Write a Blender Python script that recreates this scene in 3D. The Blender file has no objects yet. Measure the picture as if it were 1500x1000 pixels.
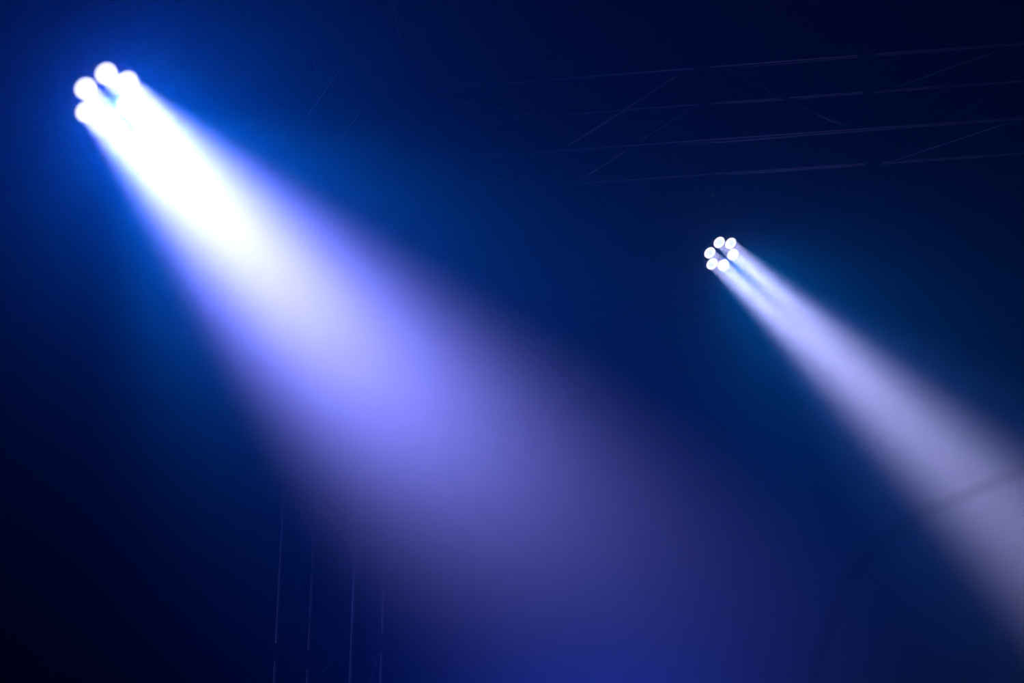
import bpy, bmesh, math, random
from mathutils import Vector, Matrix

random.seed(7)
SC = bpy.context.scene
C = SC.collection

# ------------------------------------------------------------------ camera
cam_data = bpy.data.cameras.new('camera')
cam = bpy.data.objects.new('camera', cam_data)
C.objects.link(cam)
cam.matrix_world = Matrix((
    (0.99990, -0.01441, 0.0, 0.0),
    (-0.00501, -0.34791, -0.93751, 0.0),
    (0.01351, 0.93742, -0.34795, 1.6),
    (0, 0, 0, 1)))
cam_data.sensor_width = 36.0
cam_data.lens = 75.0
cam_data.clip_start = 0.05
cam_data.dof.use_dof = True
cam_data.dof.focus_distance = 13.9
cam_data.dof.aperture_fstop = 2.0
SC.camera = cam

# ------------------------------------------------------------------ world and exposure
W = bpy.data.worlds.new('dark_hall')
W.use_nodes = True
bg = W.node_tree.nodes['Background']
bg.inputs[0].default_value = (0.0, 0.0, 0.012, 1)
bg.inputs[1].default_value = 0.0
SC.world = W
SC.view_settings.view_transform = 'Standard'
SC.view_settings.look = 'None'
SC.view_settings.exposure = 0.0
SC.view_settings.gamma = 1.0
SC.cycles.use_denoising = True
SC.cycles.denoising_input_passes = 'RGB'
SC.cycles.volume_bounces = 0
SC.cycles.use_light_tree = True
SC.cycles.use_adaptive_sampling = False

HAZE_DENSITY = 0.035
HAZE_G = 0.70
HAZE_LOW, HAZE_HIGH, HAZE_FLOOR = 2.6, 4.15, 0.06   # the haze hangs high, it thins out towards the floor

# lens beams of the two moving heads: (power, cone in degrees, colour), and added halo lamps
BEAM_LEFT = (14.9, 17.5, (0.264, 0.262, 1.0))
HALO_LEFT = (4050.0, [(0, (0.20000, 0.20000, 1.00000)), (9, (0.00800, 0.04200, 0.39480)), (15, (0.00052, 0.04200, 0.25840)), (22, (0.00000, 0.00620, 0.05428)), (30, (0.00000, 0.00420, 0.03680)), (40, (0.00000, 0.00180, 0.02560)), (52, (0.00000, 0.00040, 0.00560)), (75, (0.00000, 0.00008, 0.00120)), (100, (0.00000, 0.00000, 0.00000))])
HALO_RIGHT = (3700.0, [(0, (0.200, 0.170, 0.75000)), (9, (0.03200, 0.11000, 0.48000)), (15, (0.00000, 0.01750, 0.07583)), (22, (0.00000, 0.01292, 0.05354)), (30, (0.00000, 0.00458, 0.01992)), (40, (0.00000, 0.00108, 0.00550)), (52, (0.00000, 0.00025, 0.00167)), (75, (0.00000, 0.00008, 0.00042)), (100, (0.00000, 0.00000, 0.00000))])
BEAM_RIGHT = (6.8, 13.5, (0.548, 0.538, 1.0))


def spot(name, loc, d, power, size, blend, colour, radius, parent=None):
    l = bpy.data.lights.new(name, 'SPOT')
    l.energy = power
    l.spot_size = math.radians(size)
    l.spot_blend = blend
    l.color = colour
    l.shadow_soft_size = radius
    o = bpy.data.objects.new(name, l)
    C.objects.link(o)
    o.rotation_euler = Vector(d).to_track_quat('-Z', 'Y').to_euler()
    o.location = loc
    if parent:
        o.parent = parent
    return o


def beam(name, loc, d, power, spread, colour, diameter):
    """narrow beam leaving a whole lens: a round area lamp with a small spread"""
    l = bpy.data.lights.new(name, 'AREA')
    l.shape = 'DISK'
    l.size = diameter
    l.spread = math.radians(spread)
    l.energy = power
    l.color = colour
    o = bpy.data.objects.new(name, l)
    C.objects.link(o)
    o.rotation_euler = Vector(d).to_track_quat('-Z', 'Y').to_euler()
    o.location = loc
    return o


def halo_lamp(name, loc, d, power, profile, radius=0.10):
    """lamp whose strength and colour depend on the angle from its axis (added to make the blue halo around a head, curve shaped to fit it):
    profile = [(degrees, (r, g, b)), ...]"""
    l = bpy.data.lights.new(name, 'POINT')
    l.energy = power
    l.shadow_soft_size = radius
    l.use_nodes = True
    nt = l.node_tree
    em = nt.nodes['Emission']
    tc = nt.nodes.new('ShaderNodeTexCoord')
    sep = nt.nodes.new('ShaderNodeSeparateXYZ')
    neg = nt.nodes.new('ShaderNodeMath')
    neg.operation = 'MULTIPLY'
    neg.inputs[1].default_value = -1.0
    neg.use_clamp = False
    ac = nt.nodes.new('ShaderNodeMath')
    ac.operation = 'ARCCOSINE'
    dv = nt.nodes.new('ShaderNodeMath')
    dv.operation = 'DIVIDE'
    dv.inputs[1].default_value = math.pi
    rp = nt.nodes.new('ShaderNodeValToRGB')
    rp.color_ramp.interpolation = 'LINEAR'
    el = rp.color_ramp.elements
    el[0].position, el[0].color = profile[0][0] / 180, (*profile[0][1], 1)
    el[1].position, el[1].color = profile[-1][0] / 180, (*profile[-1][1], 1)
    for ang, c in profile[1:-1]:
        e = el.new(ang / 180)
        e.color = (*c, 1)
    nt.links.new(tc.outputs['Normal'], sep.inputs[0])
    nt.links.new(sep.outputs['Z'], neg.inputs[0])
    nt.links.new(neg.outputs[0], ac.inputs[0])
    nt.links.new(ac.outputs[0], dv.inputs[0])
    nt.links.new(dv.outputs[0], rp.inputs['Fac'])
    nt.links.new(rp.outputs['Color'], em.inputs['Color'])
    o = bpy.data.objects.new(name, l)
    C.objects.link(o)
    o.rotation_euler = Vector(d).to_track_quat('-Z', 'Y').to_euler()
    o.location = loc
    return o


# two lamps of the same front bar as the left moving head, turned back to the truss and the tower
FRONT_VIOLET = ((0.35, 6.0, 5.9), 8.0, (0.45, 0.20, 1.0))
FRONT_BLUE = ((-0.70, 6.2, 5.9), 7.0, (0.03, 0.18, 1.0))
for nm, (loc, pw, col) in (('front_lamp_violet', FRONT_VIOLET), ('front_lamp_blue', FRONT_BLUE)):
    spot(nm, loc, Vector((0.2, 12.8, 6.3)) - Vector(loc), pw, 75.0, 0.8, col, 0.05)

# unseen blue lamp added below the frame to make the haze glow at bottom centre
spot('added_blue_glow_lamp', (0.586, 13.270, 3.206), (-0.6, -12.4, 5.5), 345.0, 110.0, 1.0, (0.0, 0.06, 1.0), 0.05)

# ------------------------------------------------------------------ materials
def mat(name, colour, rough=0.5, metal=0.0, noise=0.0, scale=30.0, bump=0.0):
    m = bpy.data.materials.new(name)
    m.use_nodes = True
    nt = m.node_tree
    b = nt.nodes['Principled BSDF']
    b.inputs['Base Color'].default_value = (*colour, 1)
    b.inputs['Roughness'].default_value = rough
    b.inputs['Metallic'].default_value = metal
    if noise or bump:
        tc = nt.nodes.new('ShaderNodeTexCoord')
        nz = nt.nodes.new('ShaderNodeTexNoise')
        nz.inputs['Scale'].default_value = scale
        nz.inputs['Detail'].default_value = 4
        nt.links.new(tc.outputs['Object'], nz.inputs['Vector'])
        if noise:
            mr = nt.nodes.new('ShaderNodeMapRange')
            mr.inputs['To Min'].default_value = max(0.02, rough - noise)
            mr.inputs['To Max'].default_value = min(1.0, rough + noise)
            nt.links.new(nz.outputs['Fac'], mr.inputs['Value'])
            nt.links.new(mr.outputs['Result'], b.inputs['Roughness'])
        if bump:
            bp = nt.nodes.new('ShaderNodeBump')
            bp.inputs['Strength'].default_value = bump
            bp.inputs['Distance'].default_value = 0.01
            nt.links.new(nz.outputs['Fac'], bp.inputs['Height'])
            nt.links.new(bp.outputs['Normal'], b.inputs['Normal'])
    return m


M_ALU = mat('brushed_aluminium', (0.55, 0.55, 0.57), 0.33, 1.0, 0.06, 60.0)
M_BLACK = mat('black_painted_metal', (0.012, 0.012, 0.014), 0.55, 0.0, 0.1, 80.0)
M_PLASTIC = mat('black_plastic', (0.010, 0.010, 0.012), 0.6, 0.0, 0.1, 50.0)
M_RUBBER = mat('black_rubber', (0.01, 0.01, 0.01), 0.8, 0.0, 0.05, 50.0)
M_FLOOR = mat('black_stage_floor', (0.012, 0.012, 0.014), 0.75, 0.0, 0.1, 4.0, 0.2)
M_DRAPE = mat('black_drape_cloth', (0.004, 0.004, 0.005), 0.95, 0.0, 0.04, 40.0, 0.2)


def emis(name, colour, strength):
    m = bpy.data.materials.new(name)
    m.use_nodes = True
    nt = m.node_tree
    nt.nodes.remove(nt.nodes['Principled BSDF'])
    e = nt.nodes.new('ShaderNodeEmission')
    e.inputs[0].default_value = (*colour, 1)
    e.inputs[1].default_value = strength
    nt.links.new(e.outputs[0], nt.nodes['Material Output'].inputs['Surface'])
    return m, e


M_GREEN, _ = emis('green_standby_diode', (0.02, 0.7, 0.35), 0.5)


def lens_material():
    """glowing lens: bright ring around a slightly dimmer bluish emitter in the middle"""
    m, e = emis('lit_lens', (1, 1, 1), 1.3)
    nt = m.node_tree
    tc = nt.nodes.new('ShaderNodeTexCoord')
    ln = nt.nodes.new('ShaderNodeVectorMath')
    ln.operation = 'LENGTH'
    rp = nt.nodes.new('ShaderNodeValToRGB')
    el = rp.color_ramp.elements
    el[0].position, el[0].color = 0.0, (0.50, 0.66, 0.80, 1)
    el[1].position, el[1].color = 0.022, (0.80, 0.90, 0.96, 1)
    for p, c in ((0.009, (0.55, 0.70, 0.82, 1)), (0.033, (1, 1, 1, 1))):
        n = el.new(p)
        n.color = c
    nt.links.new(tc.outputs['Object'], ln.inputs[0])
    nt.links.new(ln.outputs['Value'], rp.inputs['Fac'])
    nt.links.new(rp.outputs['Color'], e.inputs[0])
    return m


M_LENS = lens_material()
M_LENS.cycles.emission_sampling = 'NONE'       # its own glow is far weaker than the lamp behind it
M_GREEN.cycles.emission_sampling = 'NONE'


# ------------------------------------------------------------------ mesh helpers
def frame(d, up=Vector((0, 0, 1))):
    """rotation whose Z axis is d"""
    d = Vector(d).normalized()
    x = up.cross(d)
    if x.length < 1e-5:
        x = Vector((1, 0, 0))
    x.normalize()
    y = d.cross(x)
    return Matrix((x, y, d)).transposed().to_4x4()


def add_rod(bm, a, b, r, seg=16, r2=None):
    a, b = Vector(a), Vector(b)
    mtx = Matrix.Translation((a + b) / 2) @ frame(b - a)
    bmesh.ops.create_cone(bm, cap_ends=True, segments=seg, radius1=r, radius2=r if r2 is None else r2,
                          depth=(b - a).length, matrix=mtx)


def add_box(bm, size, mtx=Matrix(), bevel=0.0):
    r = bmesh.ops.create_cube(bm, size=1.0, matrix=mtx @ Matrix.Diagonal((*size, 1)))
    if bevel:
        es = {e for v in r['verts'] for e in v.link_edges}
        bmesh.ops.bevel(bm, geom=list(es), offset=bevel, segments=2, affect='EDGES', profile=0.5)


def add_lathe(bm, prof, seg=40, mtx=Matrix()):
    rings = []
    for r, z in prof:
        if r < 1e-6:
            rings.append([bm.verts.new(mtx @ Vector((0, 0, z)))])
        else:
            rings.append([bm.verts.new(mtx @ Vector((r * math.cos(2 * math.pi * k / seg), r * math.sin(2 * math.pi * k / seg), z)))
                          for k in range(seg)])
    for p, q in zip(rings, rings[1:]):
        for k in range(seg):
            n = (k + 1) % seg
            if len(p) == 1 and len(q) == 1:
                continue
            if len(p) == 1:
                bm.faces.new((p[0], q[n], q[k]))
            elif len(q) == 1:
                bm.faces.new((p[k], p[n], q[0]))
            else:
                bm.faces.new((p[k], p[n], q[n], q[k]))


def add_tube(bm, pts, r, seg=10):
    rings = []
    for i, p in enumerate(pts):
        p = Vector(p)
        t = Vector(pts[min(i + 1, len(pts) - 1)]) - Vector(pts[max(i - 1, 0)])
        m = Matrix.Translation(p) @ frame(t)
        rings.append([bm.verts.new(m @ Vector((r * math.cos(2 * math.pi * k / seg), r * math.sin(2 * math.pi * k / seg), 0))) for k in range(seg)])
    for p, q in zip(rings, rings[1:]):
        for k in range(seg):
            n = (k + 1) % seg
            bm.faces.new((p[k], p[n], q[n], q[k]))
    bm.faces.new(rings[0][::-1])
    bm.faces.new(rings[-1])


def obj(name, bm, m, parent=None, mtx=None, smooth=True):
    bmesh.ops.recalc_face_normals(bm, faces=bm.faces)
    me = bpy.data.meshes.new(name)
    bm.to_mesh(me)
    bm.free()
    me.materials.append(m)
    if smooth:
        for p in me.polygons:
            p.use_smooth = True
        me.set_sharp_from_angle(angle=math.radians(35))
    o = bpy.data.objects.new(name, me)
    C.objects.link(o)
    if parent:
        o.parent = parent
    if mtx is not None:
        o.matrix_local = mtx
    return o


def thing(name, label, cat, loc, rotz=0.0, group=None):
    o = bpy.data.objects.new(name, None)
    o.empty_display_size = 0.2
    C.objects.link(o)
    o.location = loc
    o.rotation_euler = (0, 0, rotz)
    o['label'] = label
    o['category'] = cat
    if group:
        o['group'] = group
    return o


def BM():
    return bmesh.new()


# ------------------------------------------------------------------ the hall
bm = BM()
add_box(bm, (26, 24, 0.2), Matrix.Translation((0, 9, -0.1)))
fl = obj('floor', bm, M_FLOOR, smooth=False)
fl['kind'] = 'structure'

bm = BM()                                   # black drape closing the stage, real folds
nx, nz = 520, 12
rows = []
for j in range(nz + 1):
    z = 12.0 * j / nz
    row = []
    for i in range(nx + 1):
        x = -13 + 26.0 * i / nx
        a = x * 2 * math.pi / 0.42
        y = 19.0 + 0.07 * math.sin(a) + 0.025 * math.sin(a * 0.37 + 1.3) + 0.015 * math.sin(z * 0.8 + x)
        row.append(bm.verts.new((x, y, z)))
    rows.append(row)
for j in range(nz):
    for i in range(nx):
        bm.faces.new((rows[j][i], rows[j][i + 1], rows[j + 1][i + 1], rows[j + 1][i]))
wb = obj('wall_back', bm, M_DRAPE)
sol = wb.modifiers.new('thickness', 'SOLIDIFY')
sol.thickness = 0.02
wb['kind'] = 'structure'

# ------------------------------------------------------------------ horizontal truss
S = 0.52                                    # chord spacing
RC, RB = 0.025, 0.0135                      # chord and brace radii
YAW = -math.atan2(0.19749, 0.98030)
TRO = Vector((1.3236, 12.3130, 7.5666))
truss = thing('box_truss', 'aluminium box truss spanning the top of the picture, running right from the truss tower', 'truss', TRO, YAW)
X0, X1 = -2.30, 5.20
NODES = [-2.18, -1.15, -0.12, 0.93, 1.97, 3.01, 4.05, 5.09]
CH = {'fl': (0, 0), 'fu': (0, S), 'rl': (S, 0), 'ru': (S, S)}
for k, (y, z) in CH.items():
    bm = BM()
    add_rod(bm, (X0, y, z), (X1, y, z), RC, 24)
    obj('chord', bm, M_ALU, truss)
for i, x in enumerate(NODES):
    for y in (0, S):
        bm = BM()
        add_rod(bm, (x, y, RC), (x, y, S - RC), 0.030, 16)
        obj('vertical_strut', bm, M_BLACK, truss)
    for z in (0, S):                        # cross tubes of the end frame
        bm = BM()
        add_rod(bm, (x, RC, z), (x, S - RC, z), RB, 12)
        obj('cross_tube', bm, M_ALU, truss)
    for (y, z) in ((0, S), (S, 0)):         # black coupling sleeves over the chord joints
        if z == 0 and x == -0.12:
            continue                        # the right lamp's clamps sit here
        bm = BM()
        add_rod(bm, (x - 0.055, y, z), (x + 0.055, y, z), RC + 0.010, 24)
        add_rod(bm, (x - 0.012, y, z), (x + 0.012, y, z), RC + 0.017, 24)
        obj('coupling_sleeve', bm, M_RUBBER, truss)
for i, (a, b) in enumerate(zip(NODES, NODES[1:])):
    a, b = a + 0.14, b - 0.14
    down = (i % 2 == 0)                     # falls to the right, then rises to the right
    z0, z1 = (S - RC, RC) if down else (RC, S - RC)
    for y in (0, S):
        bm = BM()
        add_rod(bm, (a, y, z0), (b, y, z1), RB, 12)
        obj('diagonal_brace', bm, M_ALU, truss)
    y0, y1 = (RC, S - RC) if down else (S - RC, RC)
    for z in (0, S):
        bm = BM()
        add_rod(bm, (a, y0, z), (b, y1, z), RB, 12)
        obj('diagonal_brace', bm, M_ALU, truss)

# ------------------------------------------------------------------ truss tower
TS = 0.50
TYAW = -0.3185
TWO = Vector((-1.4273, 12.9389, 0.0))
TZ = 4.7982                                 # height of the reference node
tower = thing('truss_tower', 'upright aluminium truss tower whose four pipes run down past the wide left beam', 'tower', TWO, TYAW)
TH = 10.2
TC = [(0, 0), (TS, 0), (TS, TS), (0, TS)]
bm = BM()
add_box(bm, (0.9, 0.9, 0.03), Matrix.Translation((TS / 2, TS / 2, 0.015)), 0.006)
obj('base_plate', bm, M_BLACK, tower)
for (x, y) in TC:
    bm = BM()
    add_rod(bm, (x, y, 0.03), (x, y, TH), RC, 24)
    obj('chord', bm, M_ALU, tower)
for (x, y), z in ((TC[0], TZ - 0.455), (TC[2], TZ - 0.315), (TC[3], TZ - 0.40)):
    bm = BM()
    add_rod(bm, (x, y, z - 0.055), (x, y, z + 0.055), RC + 0.010, 24)
    add_rod(bm, (x, y, z - 0.012), (x, y, z + 0.012), RC + 0.017, 24)
    obj('coupling_sleeve', bm, M_RUBBER, tower)
BAY = 0.70
z0 = TZ + 0.36 - 6 * BAY
i = 0
while z0 + BAY < TH:
    for f in range(4):
        (xa, ya), (xb, yb) = TC[f], TC[(f + 1) % 4]
        if f in (2, 3):
            xa, ya, xb, yb = xb, yb, xa, ya
        za, zb = (z0 + BAY - 0.03, z0 + 0.03) if (i + (f == 3)) % 2 == 1 else (z0 + 0.03, z0 + BAY - 0.03)
        bm = BM()
        u = Vector((xb - xa, yb - ya, 0)).normalized() * RC
        add_rod(bm, Vector((xa, ya, za)) + u, Vector((xb, yb, zb)) - u, RB, 12)
        obj('diagonal_brace', bm, M_ALU, tower)
    z0 += BAY
    i += 1

# ------------------------------------------------------------------ moving heads
RING, RLENS = 0.090, 0.040
HEAD_FACE = 0.12                            # pivot to lens plane


def moving_head(label, pivot, d, roll, beams, halos, up_len, drop=0.0):
    """hanging moving head: clamp and base on top, yoke below it, head aimed along d"""
    pivot, d = Vector(pivot), Vector(d).normalized()
    az = math.atan2(d.y, d.x)               # pan: the local x axis points where the head looks
    root = thing('moving_head_light', label, 'stage light', pivot + Vector((0, 0, up_len)), az)
    # local coordinates: origin at the top of the clamp, pivot at -up_len
    pz = -up_len
    rel = Matrix.Rotation(-az, 3, 'Z')
    dl = rel @ d
    # base box
    bz = pz + 0.30
    bm = BM()
    add_box(bm, (0.19, 0.24, 0.10), Matrix.Translation((0, 0, bz)), 0.018)
    for s in (-1, 1):
        add_box(bm, (0.10, 0.016, 0.04), Matrix.Translation((0, s * 0.124, bz)), 0.005)
    base = obj('base', bm, M_PLASTIC, root)
    bm = BM()
    add_box(bm, (0.006, 0.10, 0.045), Matrix.Translation((0.096, 0.0, bz)), 0.002)
    obj('display_panel', bm, M_RUBBER, base)
    bm = BM()
    add_lathe(bm, [(0.004, 0.0), (0.004, 0.002), (0.0028, 0.0045), (0, 0.0055)], 16,
              Matrix.Translation((0.098, -0.075, bz + 0.01)) @ Matrix.Rotation(math.pi / 2, 4, 'Y'))
    dd = obj('status_light', bm, M_GREEN, base)
    dd['label'] = 'tiny green standby light'
    # two clamps hooked over the chord on a bracket under it
    along = Matrix.Rotation(-az + YAW, 4, 'Z')  # local x along the truss
    bm = BM()
    add_box(bm, (0.28, 0.06, 0.014), Matrix.Translation((0, 0, bz + 0.062)), 0.004)
    obj('bracket', bm, M_BLACK, root, along)
    for s in (-0.10, 0.10):
        bm = BM()
        r = 0.037
        for k in range(20):
            a0 = math.radians(-90 + 360 * k / 20)
            a1 = math.radians(-90 + 360 * (k + 1) / 20)
            add_rod(bm, (s, r * math.cos(a0), r * math.sin(a0)), (s, r * math.cos(a1), r * math.sin(a1)), 0.0105, 8)
        add_rod(bm, (s, 0, bz + 0.06), (s, 0, -0.034), 0.012, 12)
        add_rod(bm, (s, 0.03, -0.03), (s, 0.085, -0.03), 0.006, 8)
        obj('clamp', bm, M_BLACK, root, along)
    if drop:                                # pipe the lamp hangs from, above the picture
        bm = BM()
        add_rod(bm, (-0.4, 0, 0), (0.4, 0, 0), 0.025, 20)
        add_rod(bm, (0, 0, 0.02), (0, 0, drop), 0.025, 20)
        obj('hanging_pipe', bm, M_BLACK, root, along)
    # yoke: neck, bridge and two arms on the tilt axis (local y)
    bm = BM()
    add_rod(bm, (0, 0, pz + 0.200), (0, 0, bz - 0.045), 0.05, 28)
    add_box(bm, (0.06, 0.325, 0.026), Matrix.Translation((0, 0, pz + 0.205)), 0.010)
    for s in (-1, 1):
        add_box(bm, (0.055, 0.020, 0.25), Matrix.Translation((0, s * 0.152, pz + 0.085)), 0.008)
        add_rod(bm, (0, s * 0.100, pz), (0, s * 0.168, pz), 0.035, 24)
    obj('yoke', bm, M_PLASTIC, root)
    # head
    hm = Matrix.Translation((0, 0, pz)) @ frame(dl)
    bm = BM()
    add_lathe(bm, [(0, -0.115), (0.045, -0.115), (0.062, -0.105), (0.088, -0.06), (0.112, 0.01), (0.131, 0.075), (0.137, 0.098), (0.137, 0.112),
                   (0.1345, 0.115), (0.132, 0.112), (0, 0.112)], 56)
    for k in range(18):                     # cooling fins behind the front ring
        a = 2 * math.pi * k / 18
        m = Matrix.Rotation(a, 4, 'Z') @ Matrix.Translation((0.090, 0, -0.045))
        add_box(bm, (0.026, 0.005, 0.07), m)
    head = obj('lamp_head', bm, M_PLASTIC, root, hm)
    for k in range(6):
        a = roll + k * math.pi / 3
        c = Vector((RING * math.cos(a), RING * math.sin(a), 0.112))
        bm = BM()
        add_lathe(bm, [(RLENS, 0.0), (RLENS, 0.004), (RLENS * 0.86, 0.0085), (RLENS * 0.6, 0.012), (RLENS * 0.3, 0.0138), (0, 0.0142)], 36)
        lo = obj('lens', bm, M_LENS, head, Matrix.Translation(c))
        lo['label'] = 'glowing white lens'
        w = root.matrix_basis
    # light: six narrow beams, and a lamp added at the face for the blue halo
    bpy.context.view_layer.update()
    rot = root.rotation_euler.to_matrix().to_4x4()
    wm = Matrix.Translation(root.location) @ rot @ hm
    rq = d.to_track_quat('-Z', 'Y').to_euler()
    for k in range(6):
        a = roll + k * math.pi / 3
        p = wm @ Vector((RING * math.cos(a), RING * math.sin(a), 0.112 + 0.022))
        beam('beam_lamp', p, d, beams[0], beams[1], beams[2], 0.07)
    p = wm @ Vector((0, 0, 0.135))
    halo_lamp('added_halo_lamp', p, d, halos[0], halos[1])
    return root


DL = Vector((0.50383, -0.52572, -0.68540))
DR = Vector((0.41070, -0.57030, -0.71140)).normalized()
moving_head('larger glowing stage light at upper left, its six-lens ring throwing the wide beam',
            Vector((-1.5239, 6.9378, 5.1449)), DL, 0.0, BEAM_LEFT, HALO_LEFT, 0.51, drop=5.0)
moving_head('smaller glowing stage light hanging below the truss at right, six white lenses in a ring',
            Vector((1.3048, 12.8536, 7.0564)), DR, 0.196, BEAM_RIGHT, HALO_RIGHT, 0.51)

# ------------------------------------------------------------------ cable across the right beam
CAB = [(1.37, 3.69, 2.92), (1.2497, 3.70, 2.857), (1.1256, 3.72, 2.808), (0.9634, 3.83, 2.777), (0.8743, 3.843, 2.742), (0.8235, 3.851, 2.7197),
       (0.7663, 3.861, 2.694), (0.6462, 3.898, 2.592), (0.5724, 3.97, 2.40), (0.5495, 4.037, 2.219), (0.54, 4.06, 1.4), (0.54, 4.07, 0.5), (0.54, 4.07, 0.003)]


def smooth_path(pts, n=8):
    pts = [Vector(p) for p in pts]
    out = []
    for i in range(len(pts) - 1):
        p0, p1, p2, p3 = pts[max(i - 1, 0)], pts[i], pts[i + 1], pts[min(i + 2, len(pts) - 1)]
        for k in range(n):
            t = k / n
            out.append(0.5 * ((2 * p1) + (p2 - p0) * t + (2 * p0 - 5 * p1 + 4 * p2 - p3) * t * t + (3 * p1 - p0 - 3 * p2 + p3) * t ** 3))
    out.append(pts[-1])
    return out


bm = BM()
add_tube(bm, smooth_path(CAB), 0.0018)
cb = obj('cable', bm, M_RUBBER)
cb['label'] = 'thin dark cable hanging slack across the lower part of the right beam'
cb['category'] = 'cable'

# ------------------------------------------------------------------ haze
bm = BM()
add_box(bm, (24, 20.5, 11.4), Matrix.Translation((0, 8.6, 5.75)))
M_HAZE = bpy.data.materials.new('stage_haze')
M_HAZE.use_nodes = True
nt = M_HAZE.node_tree
nt.nodes.remove(nt.nodes['Principled BSDF'])
vs = nt.nodes.new('ShaderNodeVolumeScatter')
vs.inputs['Color'].default_value = (1, 1, 1, 1)
tc = nt.nodes.new('ShaderNodeTexCoord')
sx = nt.nodes.new('ShaderNodeSeparateXYZ')
mr = nt.nodes.new('ShaderNodeMapRange')
mr.interpolation_type = 'SMOOTHSTEP'
mr.inputs['From Min'].default_value = HAZE_LOW
mr.inputs['From Max'].default_value = HAZE_HIGH
mr.inputs['To Min'].default_value = HAZE_FLOOR * HAZE_DENSITY
mr.inputs['To Max'].default_value = HAZE_DENSITY
nt.links.new(tc.outputs['Object'], sx.inputs[0])
nt.links.new(sx.outputs['Z'], mr.inputs['Value'])
nt.links.new(mr.outputs['Result'], vs.inputs['Density'])
vs.inputs['Anisotropy'].default_value = HAZE_G
nt.links.new(vs.outputs[0], nt.nodes['Material Output'].inputs['Volume'])
M_HAZE.cycles.volume_sampling = 'EQUIANGULAR'
hz = obj('haze', bm, M_HAZE, smooth=False)
hz['kind'] = 'stuff'
hz['label'] = 'thin blue stage haze filling the dark hall and showing the light beams'
hz['category'] = 'haze'
